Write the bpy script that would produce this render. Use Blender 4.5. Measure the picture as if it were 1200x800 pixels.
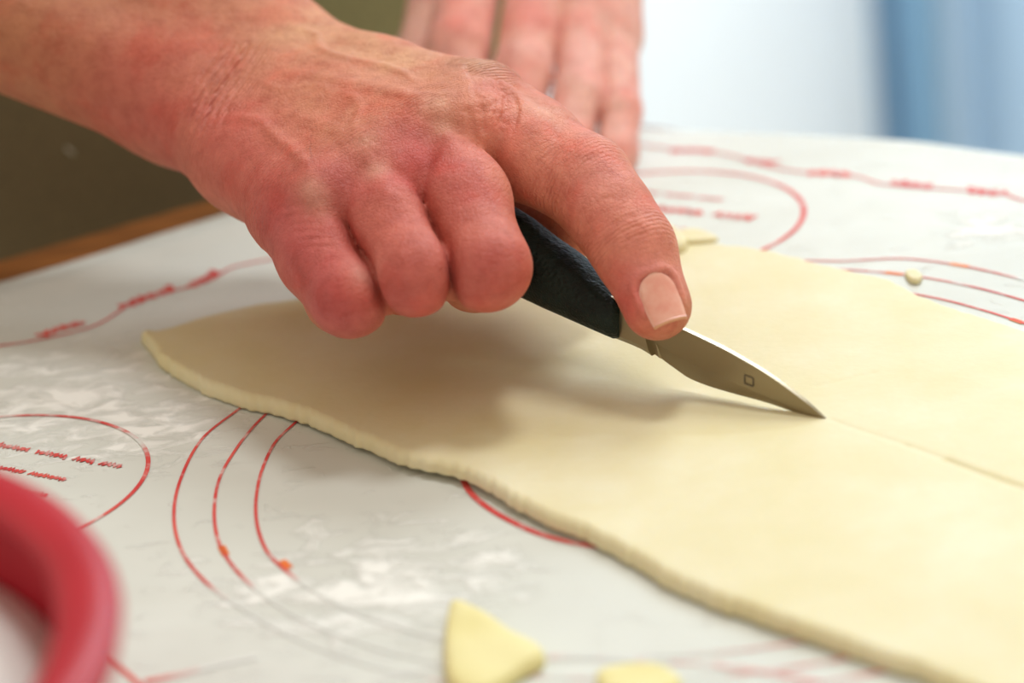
import bpy, math, time
import numpy as np
from mathutils import Vector, Matrix

for o in list(bpy.data.objects):
    bpy.data.objects.remove(o)
S = bpy.context.scene
COL = S.collection

# ------------------------------------------------------------------ camera
# table top at z = 0, metres.  long lens close-up, wide aperture
F_PX, PITCH, ROLL, CAM_H = 3300.0, 0.376, -0.11, 0.28
CAM = np.array([0.0, 0.0, CAM_H])
cam_d = bpy.data.cameras.new('camera')
cam_d.sensor_width = 36.0
cam_d.lens = 36.0 * F_PX / 1200.0
cam_d.clip_start = 0.02
cam_d.dof.use_dof = True
cam_d.dof.focus_distance = 0.716
cam_d.dof.aperture_fstop = 6.6
cam = bpy.data.objects.new('camera', cam_d)
COL.objects.link(cam)
cam.matrix_world = (Matrix.Translation((0, 0, CAM_H))
                    @ Matrix.Rotation(math.pi / 2 - PITCH, 4, 'X')
                    @ Matrix.Rotation(ROLL, 4, 'Z'))
S.camera = cam

# ------------------------------------------------------------------ light
S.view_settings.view_transform = 'Standard'
S.view_settings.look = 'None'
S.view_settings.gamma = 1.0
S.view_settings.use_curve_mapping = False
S.view_settings.exposure = 0.0
w = bpy.data.worlds.new('room_daylight')
S.world = w
w.use_nodes = True
bg = w.node_tree.nodes['Background']
bg.inputs[0].default_value = (1.0, 0.89, 0.71, 1)
bg.inputs[1].default_value = 0.72


def area(name, loc, target, sx, sy, power, col):
    d = bpy.data.lights.new(name, 'AREA')
    d.shape = 'RECTANGLE'
    d.size, d.size_y = sx, sy
    d.energy = power
    d.color = col
    o = bpy.data.objects.new(name, d)
    COL.objects.link(o)
    o.location = loc
    o.rotation_euler = (Vector(target) - Vector(loc)).to_track_quat('-Z', 'Y').to_euler()
    return o


area('ceiling_daylight', (0.34, 1.02, 1.60), (0.0, 0.68, 0.0), 0.32, 0.32, 9.5, (0.97, 1.0, 1.0))
area('window_daylight', (0.62, 1.78, 1.30), (0.0, 0.70, 0.0), 0.7, 0.7, 14.0, (0.86, 0.95, 1.0))
area('wall_fill', (0.24, 2.08, 0.95), (0.24, 2.45, -0.25), 0.9, 0.3, 44.0, (0.76, 0.90, 1.0))  # added lamp without a visible source, brightens the back wall


# ------------------------------------------------------------------ helpers
def ray(u, v):
    x = (u - 600) / F_PX
    y = -(v - 400) / F_PX
    c, s = math.cos(ROLL), math.sin(ROLL)
    x, y = c * x - s * y, s * x + c * y
    return np.array([x, math.cos(PITCH) + y * math.sin(PITCH), -math.sin(PITCH) + y * math.cos(PITCH)])


def P(u, v, d):
    """photo pixel + distance along the view axis -> point in the room"""
    return CAM + ray(u, v) * d


def G(u, v, z=0.0):
    """photo pixel -> point at height z over the table"""
    r = ray(u, v)
    return CAM + r * (z - CAM_H) / r[2]


def project(p):
    q = p - CAM
    f = np.array([0, math.cos(PITCH), -math.sin(PITCH)])
    up = np.array([0, math.sin(PITCH), math.cos(PITCH)])
    d = q @ f
    x = q[:, 0] / d
    y = (q @ up) / d
    c, s = math.cos(ROLL), math.sin(ROLL)
    return 600 + F_PX * (c * x + s * y), 400 - F_PX * (-s * x + c * y), d


def lin(c):
    return tuple((v / 12.92 if v <= 0.04045 else ((v + 0.055) / 1.055) ** 2.4) for v in c)


def rgb(r, g, b):
    return lin((r / 255, g / 255, b / 255)) + (1.0,)


def mesh_obj(name, verts, faces, mat=None, parent=None, smooth=True):
    me = bpy.data.meshes.new(name)
    verts = np.asarray(verts, dtype=np.float32)
    if isinstance(faces, np.ndarray) and faces.ndim == 2:
        nf, k = faces.shape
        me.vertices.add(len(verts))
        me.vertices.foreach_set('co', verts.ravel())
        me.loops.add(nf * k)
        me.loops.foreach_set('vertex_index', faces.astype(np.int32).ravel())
        me.polygons.add(nf)
        me.polygons.foreach_set('loop_start', np.arange(0, nf * k, k, dtype=np.int32))
        me.update(calc_edges=True)
        me.validate()
    else:
        me.from_pydata([tuple(map(float, v)) for v in verts], [], [tuple(map(int, f)) for f in faces])
    me.polygons.foreach_set('use_smooth', [smooth] * len(me.polygons))
    if mat:
        me.materials.append(mat)
    o = bpy.data.objects.new(name, me)
    COL.objects.link(o)
    if parent:
        o.parent = parent
        o.matrix_parent_inverse = parent.matrix_basis.inverted()
    return o


def empty(name, loc):
    o = bpy.data.objects.new(name, None)
    COL.objects.link(o)
    o.location = loc
    o.empty_display_size = 0.05
    return o


def tag(o, label=None, cat=None, group=None, kind=None):
    if label:
        o['label'] = label
    if cat:
        o['category'] = cat
    if group:
        o['group'] = group
    if kind:
        o['kind'] = kind
    return o


def grid_faces(nu, nv, off=0, flip=False):
    i = np.arange(nu - 1)[:, None] * nv + np.arange(nv - 1)[None, :] + off
    q = np.stack([i, i + nv, i + nv + 1, i + 1], -1).reshape(-1, 4)
    return q[:, ::-1] if flip else q


def new_mat(name):
    m = bpy.data.materials.new(name)
    m.use_nodes = True
    nt = m.node_tree
    return m, nt, nt.nodes['Principled BSDF']


def nd(nt, kind, **kw):
    n = nt.nodes.new(kind)
    for k, v in kw.items():
        if k.startswith('i_'):
            key = k[2:]
            key = int(key) if key.isdigit() else key.replace('_', ' ')
            n.inputs[key].default_value = v
        else:
            setattr(n, k, v)
    return n


def ramp(nt, src, stops):
    r = nt.nodes.new('ShaderNodeValToRGB')
    while len(r.color_ramp.elements) < len(stops):
        r.color_ramp.elements.new(0.5)
    for e, (p, c) in zip(r.color_ramp.elements, stops):
        e.position = p
        e.color = c if len(c) == 4 else c + (1,)
    nt.links.new(src, r.inputs[0])
    return r


def simple_mat(name, colA, colB=None, scale=40.0, rough=0.6, bump=0.0, bump_scale=200.0, spec=0.5, stretch=None, dist=0.001):
    m, nt, b = new_mat(name)
    b.inputs['Roughness'].default_value = rough
    b.inputs['Specular IOR Level'].default_value = spec
    tc = nd(nt, 'ShaderNodeTexCoord')
    src = tc.outputs['Object']
    if stretch:
        mp = nd(nt, 'ShaderNodeMapping')
        mp.inputs['Scale'].default_value = stretch
        nt.links.new(src, mp.inputs[0])
        src = mp.outputs[0]
    n = nd(nt, 'ShaderNodeTexNoise', i_Scale=scale, i_Detail=5.0)
    nt.links.new(src, n.inputs['Vector'])
    r = ramp(nt, n.outputs['Fac'], [(0.3, colA), (0.7, colB or colA)])
    nt.links.new(r.outputs[0], b.inputs['Base Color'])
    if bump:
        n2 = nd(nt, 'ShaderNodeTexNoise', i_Scale=bump_scale, i_Detail=4.0)
        nt.links.new(src, n2.inputs['Vector'])
        bp = nd(nt, 'ShaderNodeBump', i_Strength=bump, i_Distance=dist)
        nt.links.new(n2.outputs['Fac'], bp.inputs['Height'])
        nt.links.new(bp.outputs[0], b.inputs['Normal'])
    return m


def vnoise(p, scale, seed=0):
    """smooth cheap noise in [-1, 1]"""
    rng = np.random.default_rng(seed)
    out = np.zeros(len(p))
    for k in range(7):
        d = rng.normal(size=p.shape[1])
        d /= np.linalg.norm(d)
        out += np.sin(p @ d * scale * rng.uniform(0.6, 1.9) + rng.uniform(0, 6.28))
    return out / 4.0


def ribbon(pts, width, z):
    """flat printed line along a 2-D polyline"""
    pts = np.asarray(pts, float)
    t = np.gradient(pts, axis=0)
    t /= np.linalg.norm(t, axis=1)[:, None] + 1e-12
    n = np.stack([-t[:, 1], t[:, 0]], 1)
    wd = np.broadcast_to(np.asarray(width, float), (len(pts),))[:, None]
    a = pts + n * wd / 2
    b = pts - n * wd / 2
    v = np.empty((2 * len(pts), 2))
    v[0::2] = b
    v[1::2] = a
    vv = np.column_stack([v, z(v) if callable(z) else np.full(len(v), z)])
    return vv, grid_faces(len(pts), 2)


def smooth_poly(pts, n, closed=False):
    """Catmull-Rom resample"""
    p = np.asarray(pts, float)
    if closed:
        p = np.vstack([p[-1], p, p[0], p[1]])
    else:
        p = np.vstack([2 * p[0] - p[1], p, 2 * p[-1] - p[-2]])
    segs = len(p) - 3
    t = np.linspace(0, segs, n, endpoint=not closed)
    i = np.minimum(t.astype(int), segs - 1)
    f = (t - i)[:, None]
    a, b, c, d = p[i], p[i + 1], p[i + 2], p[i + 3]
    return 0.5 * (2 * b + (c - a) * f + (2 * a - 5 * b + 4 * c - d) * f ** 2 + (3 * b - a - 3 * c + d) * f ** 3)


# ------------------------------------------------------------------ implicit surfaces
def smin(a, b, k):
    h = np.maximum(k - np.abs(a - b), 0.0)
    return np.minimum(a, b) - h * h * (0.25 / k)


class Field:
    """signed distance grid on a rectilinear lattice; primitives touch only their own neighbourhood"""

    def __init__(s, xs, ys, zs):
        s.ax = [np.asarray(a, np.float32) for a in (xs, ys, zs)]
        s.shape = tuple(len(a) for a in s.ax)

    def new(s):
        return np.full(s.shape, 0.03, np.float32)

    def box(s, pts, m):
        pts = np.asarray(pts)
        sl = []
        for k in range(3):
            a = np.searchsorted(s.ax[k], pts[:, k].min() - m)
            b = np.searchsorted(s.ax[k], pts[:, k].max() + m)
            sl.append(slice(max(a - 1, 0), min(b + 1, s.shape[k])))
        return tuple(sl)

    def cone(s, f, a, b, ra, rb, k=0.004, flat=None, margin=0.02):
        a = np.asarray(a, np.float32)
        b = np.asarray(b, np.float32)
        sl = s.box([a, b], max(ra, rb) * 1.25 + margin)
        X = s.ax[0][sl[0]][:, None, None]
        Y = s.ax[1][sl[1]][None, :, None]
        Z = s.ax[2][sl[2]][None, None, :]
        ab = b - a
        L2 = float(ab @ ab) + 1e-12
        px, py, pz = X - a[0], Y - a[1], Z - a[2]
        t = np.clip((px * ab[0] + py * ab[1] + pz * ab[2]) / L2, 0, 1)
        qx, qy, qz = px - t * ab[0], py - t * ab[1], pz - t * ab[2]
        d2 = qx * qx + qy * qy + qz * qz
        if flat is not None:
            n, sc = np.asarray(flat[0], np.float32), flat[1]
            n = n / np.linalg.norm(n)
            qn = qx * n[0] + qy * n[1] + qz * n[2]
            d2 = d2 + qn * qn * (1 / sc ** 2 - 1)
        d = np.sqrt(d2) - (ra + (rb - ra) * t)
        f[sl] = smin(f[sl], d.astype(np.float32), k)

    def chain(s, f, pts, k=0.004, flat=None):
        for (a, ra), (b, rb) in zip(pts, pts[1:]):
            s.cone(f, a, b, ra, rb, k, flat)

    def nets(s, f):
        ins = f < 0
        nx, ny, nz = s.shape
        cnt = np.zeros((nx - 1, ny - 1, nz - 1), np.uint8)
        for i in (0, 1):
            for j in (0, 1):
                for k in (0, 1):
                    cnt += ins[i:nx - 1 + i, j:ny - 1 + j, k:nz - 1 + k]
        act = (cnt > 0) & (cnt < 8)
        ci, cj, ck = np.nonzero(act)
        n = len(ci)
        idx = np.full(act.shape, -1, np.int32)
        idx[ci, cj, ck] = np.arange(n)
        acc = np.zeros((n, 3))
        num = np.zeros(n)
        corner = {}
        for i in (0, 1):
            for j in (0, 1):
                for k in (0, 1):
                    corner[i, j, k] = f[ci + i, cj + j, ck + k]
        for c0 in corner:
            for axis in range(3):
                if c0[axis] == 1:
                    continue
                c1 = list(c0)
                c1[axis] = 1
                c1 = tuple(c1)
                v0, v1 = corner[c0], corner[c1]
                m = (v0 < 0) != (v1 < 0)
                t = v0[m] / (v0[m] - v1[m])
                pos = []
                for ax_, base in enumerate((ci, cj, ck)):
                    A = s.ax[ax_]
                    p0 = A[base[m] + c0[ax_]]
                    p1 = A[base[m] + c1[ax_]]
                    pos.append(p0 + (p1 - p0) * t)
                acc[m] += np.stack(pos, 1)
                num[m] += 1
        V = acc / num[:, None]
        quads = []
        # edges along x, y, z
        for axis in range(3):
            a0 = [slice(None)] * 3
            a1 = [slice(None)] * 3
            a0[axis] = slice(0, -1)
            a1[axis] = slice(1, None)
            A, B = ins[tuple(a0)], ins[tuple(a1)]
            ch = A != B
            b, c = [(1, 2), (2, 0), (0, 1)][axis]
            e = list(np.nonzero(ch))
            ok = (e[b] > 0) & (e[c] > 0) & (e[b] < s.shape[b] - 1) & (e[c] < s.shape[c] - 1)
            e = [q[ok] for q in e]
            sign = A[tuple(e)]

            def cell(db, dc):
                q = [x.copy() for x in e]
                q[b] -= db
                q[c] -= dc
                return idx[tuple(q)]
            q = np.stack([cell(1, 1), cell(0, 1), cell(0, 0), cell(1, 0)], 1)
            q[~sign] = q[~sign][:, ::-1]
            quads.append(q)
        Q = np.vstack(quads)
        Q = Q[(Q >= 0).all(1)]
        return V, Q


def edges_of(Q):
    e = np.vstack([Q[:, [0, 1]], Q[:, [1, 2]], Q[:, [2, 3]], Q[:, [3, 0]]])
    e = np.sort(e, 1)
    key = e[:, 0].astype(np.int64) * (Q.max() + 1) + e[:, 1]
    _, i = np.unique(key, return_index=True)
    return e[i]


def relax(V, Q, it, lam=0.5, mu=-0.52):
    e = edges_of(Q)
    n = len(V)
    deg = np.bincount(e.ravel(), minlength=n)[:, None]
    for k in range(it):
        for f in (lam, mu):
            s = np.stack([np.bincount(e[:, 0], V[e[:, 1], c], n) + np.bincount(e[:, 1], V[e[:, 0], c], n)
                          for c in range(3)], 1)
            V = V + f * (s / np.maximum(deg, 1) - V)
    return V


def subdivide(V, Q):
    """split each quad in four"""
    n = len(V)
    e = edges_of(Q)
    M = np.int64(n + 1)
    keys = e[:, 0].astype(np.int64) * M + e[:, 1]
    order = np.argsort(keys)
    keys_s = keys[order]

    def mid(a, b):
        lo, hi = np.minimum(a, b).astype(np.int64), np.maximum(a, b).astype(np.int64)
        return n + order[np.searchsorted(keys_s, lo * M + hi)]
    Em = (V[e[:, 0]] + V[e[:, 1]]) / 2
    Fm = V[Q].mean(1)
    fc = n + len(e) + np.arange(len(Q))
    a, b, c, d = Q.T
    ab, bc, cd, da = mid(a, b), mid(b, c), mid(c, d), mid(d, a)
    Q2 = np.vstack([np.stack(q, 1) for q in ((a, ab, fc, da), (ab, b, bc, fc), (fc, bc, c, cd), (da, fc, cd, d))])
    return np.vstack([V, Em, Fm]), Q2


def normals_of(V, Q):
    fn = np.cross(V[Q[:, 2]] - V[Q[:, 0]], V[Q[:, 3]] - V[Q[:, 1]])
    N = np.zeros_like(V)
    for k in range(4):
        for c in range(3):
            N[:, c] += np.bincount(Q[:, k], fn[:, c], len(V))
    return N / (np.linalg.norm(N, axis=1)[:, None] + 1e-12)


def line_dist(V, pts):
    """distance of every vertex to a 3-D polyline, and the nearest parameter"""
    best = np.full(len(V), 9.0)
    par = np.zeros(len(V))
    L = 0.0
    for a, b in zip(pts, pts[1:]):
        ab = b - a
        l = np.linalg.norm(ab)
        t = np.clip((V - a) @ ab / (l * l + 1e-15), 0, 1)
        d = np.linalg.norm(V - a - t[:, None] * ab, axis=1)
        m = d < best
        best[m] = d[m]
        par[m] = L + t[m] * l
        L += l
    return best, par / max(L, 1e-9)

# ------------------------------------------------------------------ the room
FLOOR_Z = -0.92


def slab(name, x0, x1, y0, y1, z0, z1, mat, parent=None):
    v = [(x, y, z) for z in (z0, z1) for y in (y0, y1) for x in (x0, x1)]
    f = [(0, 2, 3, 1), (4, 5, 7, 6), (0, 1, 5, 4), (2, 6, 7, 3), (0, 4, 6, 2), (1, 3, 7, 5)]
    return mesh_obj(name, v, f, mat, parent, smooth=False)


m_floor = simple_mat('floor_vinyl', rgb(196, 190, 180), rgb(176, 170, 160), 6, 0.5)
m_wall = simple_mat('white_wall_paint', rgb(240, 243, 245), rgb(232, 236, 240), 3, 0.7, 0.1, 300)
m_trim = simple_mat('white_gloss_paint', rgb(236, 240, 244), rgb(230, 235, 240), 5, 0.35)
tag(slab('floor', -2.2, 2.2, -0.6, 2.5, FLOOR_Z - .05, FLOOR_Z, m_floor), kind='structure')
tag(slab('wall_back', -2.2, 2.2, 2.45, 2.55, FLOOR_Z, 1.6, m_wall), kind='structure')
tag(slab('baseboard_back', -2.2, 2.2, 2.432, 2.45, FLOOR_Z, FLOOR_Z + .1, m_trim), kind='structure')

# blue curtain hanging beside the white wall
def back_x(u, v, y):
    r = ray(u, v)
    p = CAM + r * (y / r[1])
    return p


m_curt, nt, b = new_mat('blue_curtain_cloth')
b.inputs['Roughness'].default_value = 0.8
b.inputs['Sheen Weight'].default_value = 0.2
tc = nd(nt, 'ShaderNodeTexCoord')
wv = nd(nt, 'ShaderNodeTexNoise', i_Scale=260.0, i_Detail=2.0)
nt.links.new(tc.outputs['Object'], wv.inputs['Vector'])
r_ = ramp(nt, wv.outputs['Fac'], [(0.3, rgb(104, 146, 178)), (0.7, rgb(120, 160, 192))])
nt.links.new(r_.outputs[0], b.inputs['Base Color'])
m_curt2 = simple_mat('pale_blue_curtain_cloth', rgb(168, 194, 218), rgb(178, 202, 224), 200, 0.8)


def curtain(name, x0, x1, y, n_folds, amp, mat, label, cat='curtain', seed=0):
    nu, nv = n_folds * 14 + 1, 14
    u = np.linspace(0, 1, nu)
    zz = np.linspace(FLOOR_Z + .01, 1.35, nv)
    verts = []
    for th in (0, 1):
        for i, uu in enumerate(u):
            ph = uu * n_folds * 2 * math.pi
            for z in zz:
                a = amp * (1 - .25 * (z - FLOOR_Z) / 2.3)
                yy = y + a * math.sin(ph + .3 * math.sin(z * 2 + seed)) + .012 * math.sin(z * 1.7 + uu * 9)
                verts.append((x0 + (x1 - x0) * uu + .3 * a * math.sin(2 * ph), yy + th * .003, z))
    n = nu * nv
    f = list(grid_faces(nu, nv, 0, True)) + list(grid_faces(nu, nv, n))
    f = [tuple(q) for q in f]
    for i in range(nu - 1):
        f.append((i * nv, (i + 1) * nv, n + (i + 1) * nv, n + i * nv))
        f.append((i * nv + nv - 1, n + i * nv + nv - 1, n + (i + 1) * nv + nv - 1, (i + 1) * nv + nv - 1))
    for k in range(nv - 1):
        f.append((k, n + k, n + k + 1, k + 1))
        e = (nu - 1) * nv
        f.append((e + k, e + k + 1, n + e + k + 1, n + e + k))
    return tag(mesh_obj(name, verts, f, mat), label, cat)


XC = float(back_x(1024, 90, 2.30)[0])
curtain('curtain', XC, XC + .062, 2.30, 1, .018, m_curt,
        'narrow deep blue curtain hanging against the white back wall', seed=1)
curtain('curtain', XC + .068, XC + .75, 2.33, 6, .030, m_curt2,
        'wide pale blue curtain hanging at the right edge of the view', seed=2)

# ------------------------------------------------------------------ table
K0, K1 = G(0, 330)[:2], G(255, 255)[:2]
eL = (K1 - K0) / np.linalg.norm(K1 - K0)                 # along the edge where the person stands
nL = np.array([-eL[1], eL[0]])                           # outward
fa, fb, fc = G(755, 150)[:2], G(1040, 163)[:2], G(1200, 182)[:2]
eF = (fc - fb) / np.linalg.norm(fc - fb)
corner_a = K1 + eL * .095
outline = [K0 - eL * .42, K0, K1, corner_a, corner_a + (fa - corner_a) * .5 + nL * .004, fa, fb, fc,
           fc + eF * .22, fc + eF * .30 + np.array([-.06, -.10]), np.array([.34, .40]), np.array([.25, .34]),
           K0 - eL * .30 - nL * .52, K0 - eL * .46 - nL * .40]
outline = np.array(outline)
mat_out = smooth_poly(outline, 260, closed=True)


def offset_poly(p, d):
    t = np.roll(p, -1, 0) - np.roll(p, 1, 0)
    t /= np.linalg.norm(t, axis=1)[:, None]
    return p + np.stack([-t[:, 1], t[:, 0]], 1) * d


area2 = np.sum(mat_out[:, 0] * np.roll(mat_out[:, 1], -1) - np.roll(mat_out[:, 0], -1) * mat_out[:, 1])
SGN = -1.0 if area2 > 0 else 1.0
ec = mat_out.mean(0)


def edge_profile(p):
    # the table shows beyond the mat only on the person's side
    s_ = (p - K0) @ nL
    return np.clip(1 - np.abs(s_) / .05, 0, 1)


tab = mat_out.copy()
off = .003 + .022 * edge_profile(mat_out)
t_ = np.roll(mat_out, -1, 0) - np.roll(mat_out, 1, 0)
t_ /= np.linalg.norm(t_, axis=1)[:, None]
tab = mat_out + np.stack([-t_[:, 1], t_[:, 0]], 1) * (SGN * off)[:, None]


def prism(name, loop, prof, mat, parent):
    """closed outline extruded through (inset, z) stations with flat caps"""
    n = len(loop)
    V = []
    for ins, z in prof:
        q = offset_poly(loop, -SGN * ins)
        V.append(np.column_stack([q, np.full(n, z)]))
    V = np.vstack(V)
    F = []
    for k in range(len(prof) - 1):
        for i in range(n):
            j = (i + 1) % n
            F.append((k * n + i, k * n + j, (k + 1) * n + j, (k + 1) * n + i))
    F.append(tuple(range(n - 1, -1, -1)))
    F.append(tuple((len(prof) - 1) * n + i for i in range(n)))
    o = mesh_obj(name, V, F, mat, parent, smooth=False)
    if area2 < 0:
        o.data.flip_normals()
    return o


m_wood = simple_mat('oiled_wood', rgb(150, 92, 40), rgb(104, 62, 26), 30, 0.45, 0.2, 160, stretch=(1, 6, 6))
table = empty('table', (float(ec[0]), float(ec[1]), FLOOR_Z))
tag(table, 'wooden work table under the printed pastry mat', 'table')
prism('table_top', tab, [(.004, -.034), (0, -.030), (0, -.006), (.003, -.0016)], m_wood, table)
for i in (0, 75, 140, 215):
    c = ec + (tab[i] - ec) * .8
    vv, ff = [], []
    for k, (z, h) in enumerate(((FLOOR_Z, .022), (-.2, .03), (-.034, .032))):
        vv += [(c[0] + sx * h, c[1] + sy * h, z) for sx, sy in ((-1, -1), (1, -1), (1, 1), (-1, 1))]
    for k in range(2):
        for a in range(4):
            ff.append((k * 4 + a, k * 4 + (a + 1) % 4, k * 4 + 4 + (a + 1) % 4, k * 4 + 4 + a))
    ff += [(3, 2, 1, 0), (8, 9, 10, 11)]
    mesh_obj('leg', vv, ff, m_wood, table, smooth=False)


# ------------------------------------------------------------------ pastry mat
def mat_z(p):
    p = np.asarray(p, float)
    s_ = (p - K0) @ nL                       # distance inside the edge is negative
    ridge = .0030 * np.exp(-((s_ + .016) / .0075) ** 2)
    wav = .00045 * np.sin((p @ eL) * 55 + 1.2) * np.exp(-((s_ + .03) / .04) ** 2)
    return ridge + wav * 1.5 + .00022 * vnoise(p, 40, 5)


def inside_poly(p, poly):
    x, y = p[:, 0], p[:, 1]
    c = np.zeros(len(p), bool)
    a = poly
    b = np.roll(poly, -1, 0)
    for (x0, y0), (x1, y1) in zip(a, b):
        if y0 == y1:
            continue
        m = ((y0 > y) != (y1 > y)) & (x < (x1 - x0) * (y - y0) / (y1 - y0) + x0)
        c ^= m
    return c


m_mat, nt, b = new_mat('translucent_mat_sheet')
b.inputs['Roughness'].default_value = 0.38
b.inputs['Specular IOR Level'].default_value = 0.22
b.inputs['Subsurface Weight'].default_value = 0.0
tc = nd(nt, 'ShaderNodeTexCoord')
mp = nd(nt, 'ShaderNodeMapping')
mp.inputs['Rotation'].default_value = (0, 0, 0.6)
mp.inputs['Scale'].default_value = (1.0, 1.7, 1.0)
nt.links.new(tc.outputs['Object'], mp.inputs[0])
n1 = nd(nt, 'ShaderNodeTexNoise', i_Scale=9.0, i_Detail=3.0)
nt.links.new(tc.outputs['Object'], n1.inputs['Vector'])
sheet = ramp(nt, n1.outputs['Fac'], [(0.35, rgb(205, 206, 199)), (0.65, rgb(219, 221, 215))])
# dusted flour, streaky, gathered in patches where it was rolled
n2 = nd(nt, 'ShaderNodeTexNoise', i_Scale=85.0, i_Detail=8.0, i_Roughness=0.62, i_Distortion=0.7)
nt.links.new(mp.outputs[0], n2.inputs['Vector'])
fl = None
for cx, cy, rr in [(*G(60, 470)[:2], .055), (*G(170, 500)[:2], .040), (*G(310, 690)[:2], .022), (*G(440, 690)[:2], .045), (*G(1160, 270)[:2], .020), (*G(560, 665)[:2], .02)]:
    vm = nd(nt, 'ShaderNodeVectorMath', operation='DISTANCE')
    vm.inputs[1].default_value = (cx, cy, 0)
    nt.links.new(tc.outputs['Object'], vm.inputs[0])
    mr = nd(nt, 'ShaderNodeMapRange')
    mr.inputs['From Min'].default_value = rr
    mr.inputs['From Max'].default_value = 0.0
    nt.links.new(vm.outputs['Value'], mr.inputs['Value'])
    if fl is None:
        fl = mr.outputs[0]
    else:
        mx = nd(nt, 'ShaderNodeMath', operation='MAXIMUM')
        nt.links.new(fl, mx.inputs[0])
        nt.links.new(mr.outputs[0], mx.inputs[1])
        fl = mx.outputs[0]
ml = nd(nt, 'ShaderNodeMath', operation='MULTIPLY_ADD')
nt.links.new(fl, ml.inputs[0])
ml.inputs[1].default_value = 0.28
nt.links.new(n2.outputs['Fac'], ml.inputs[2])
fr = ramp(nt, ml.outputs[0], [(0.60, (0, 0, 0)), (0.78, (1, 1, 1))])
mixc = nd(nt, 'ShaderNodeMix', data_type='RGBA')
nt.links.new(fr.outputs[0], mixc.inputs[0])
nt.links.new(sheet.outputs[0], mixc.inputs[6])
mixc.inputs[7].default_value = rgb(240, 240, 236)
nt.links.new(mixc.outputs[2], b.inputs['Base Color'])
rm = nd(nt, 'ShaderNodeMapRange')
rm.inputs['To Min'].default_value = 0.60
rm.inputs['To Max'].default_value = 0.9
nt.links.new(fr.outputs[0], rm.inputs['Value'])
nt.links.new(rm.outputs[0], b.inputs['Roughness'])
bp = nd(nt, 'ShaderNodeBump', i_Strength=0.55, i_Distance=0.0012)
nt.links.new(fr.outputs[0], bp.inputs['Height'])
n3 = nd(nt, 'ShaderNodeTexNoise', i_Scale=22.0, i_Detail=2.0)
nt.links.new(mp.outputs[0], n3.inputs['Vector'])
bp2 = nd(nt, 'ShaderNodeBump', i_Strength=0.35, i_Distance=0.004)
nt.links.new(n3.outputs['Fac'], bp2.inputs['Height'])
nt.links.new(bp2.outputs[0], bp.inputs['Normal'])
nt.links.new(bp.outputs[0], b.inputs['Normal'])

gx = np.arange(mat_out[:, 0].min() - .004, mat_out[:, 0].max() + .004, .004)
gy = np.arange(mat_out[:, 1].min() - .004, mat_out[:, 1].max() + .004, .004)
XX, YY = np.meshgrid(gx, gy, indexing='ij')
PP = np.stack([XX.ravel(), YY.ravel()], 1)
ins_ = inside_poly(PP, mat_out)
# snap the border vertices onto the outline
near = np.zeros(len(PP), bool)
ins2 = ins_.reshape(XX.shape)
dil = ins2.copy()
dil[1:] |= ins2[:-1]
dil[:-1] |= ins2[1:]
d2 = dil.copy()
dil[:, 1:] |= d2[:, :-1]
dil[:, :-1] |= d2[:, 1:]
ring = (dil & ~ins2).ravel()
dense = smooth_poly(outline, 4000, closed=True)
for i in np.nonzero(ring)[0]:
    PP[i] = dense[np.argmin(((dense - PP[i]) ** 2).sum(1))]
use = dil.ravel()
fq = grid_faces(len(gx), len(gy))
fq = fq[use[fq].all(1)]
remap = -np.ones(len(PP), int)
used = np.unique(fq)
remap[used] = np.arange(len(used))
Vt = np.column_stack([PP[used], mat_z(PP[used])])
mat_root = mesh_obj('pastry_mat', Vt, remap[fq], m_mat)
so = mat_root.modifiers.new('thickness', 'SOLIDIFY')
so.thickness = .0012
so.offset = -1
tag(mat_root, 'pale grey pastry mat with red printed circles, dusted with flour', 'pastry mat')



def print_mat(name, ca, cb):
    m, nt, b = new_mat(name)
    b.inputs['Roughness'].default_value = 0.65
    b.inputs['Specular IOR Level'].default_value = 0.22
    tc = nd(nt, 'ShaderNodeTexCoord')
    n1 = nd(nt, 'ShaderNodeTexNoise', i_Scale=60.0, i_Detail=2.0)
    nt.links.new(tc.outputs['Object'], n1.inputs['Vector'])
    r_ = ramp(nt, n1.outputs['Fac'], [(0.35, ca), (0.65, cb)])
    n2 = nd(nt, 'ShaderNodeTexNoise', i_Scale=150.0, i_Detail=6.0, i_Roughness=0.6)
    nt.links.new(tc.outputs['Object'], n2.inputs['Vector'])
    tot = n2.outputs['Fac']
    for cx, cy, rr, am in [(*G(300, 735)[:2], .030, .55), (*G(420, 740)[:2], .040, .6), (*G(60, 480)[:2], .040, .10), (*G(150, 520)[:2], .015, .3), (*G(700, 790)[:2], .06, .35), (*G(1200, 330)[:2], .006, .4)]:
        vm = nd(nt, 'ShaderNodeVectorMath', operation='DISTANCE')
        vm.inputs[1].default_value = (cx, cy, 0)
        nt.links.new(tc.outputs['Object'], vm.inputs[0])
        mr = nd(nt, 'ShaderNodeMapRange')
        mr.inputs['From Min'].default_value = rr
        mr.inputs['From Max'].default_value = rr * .3
        mr.inputs['To Max'].default_value = am
        nt.links.new(vm.outputs['Value'], mr.inputs['Value'])
        ad = nd(nt, 'ShaderNodeMath', operation='ADD')
        nt.links.new(tot, ad.inputs[0])
        nt.links.new(mr.outputs[0], ad.inputs[1])
        tot = ad.outputs[0]
    fr = ramp(nt, tot, [(0.52, (0, 0, 0)), (0.85, (1, 1, 1))])
    mixc = nd(nt, 'ShaderNodeMix', data_type='RGBA')
    nt.links.new(fr.outputs[0], mixc.inputs[0])
    nt.links.new(r_.outputs[0], mixc.inputs[6])
    mixc.inputs[7].default_value = rgb(220, 221, 217)
    nt.links.new(mixc.outputs[2], b.inputs['Base Color'])
    return m


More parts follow.
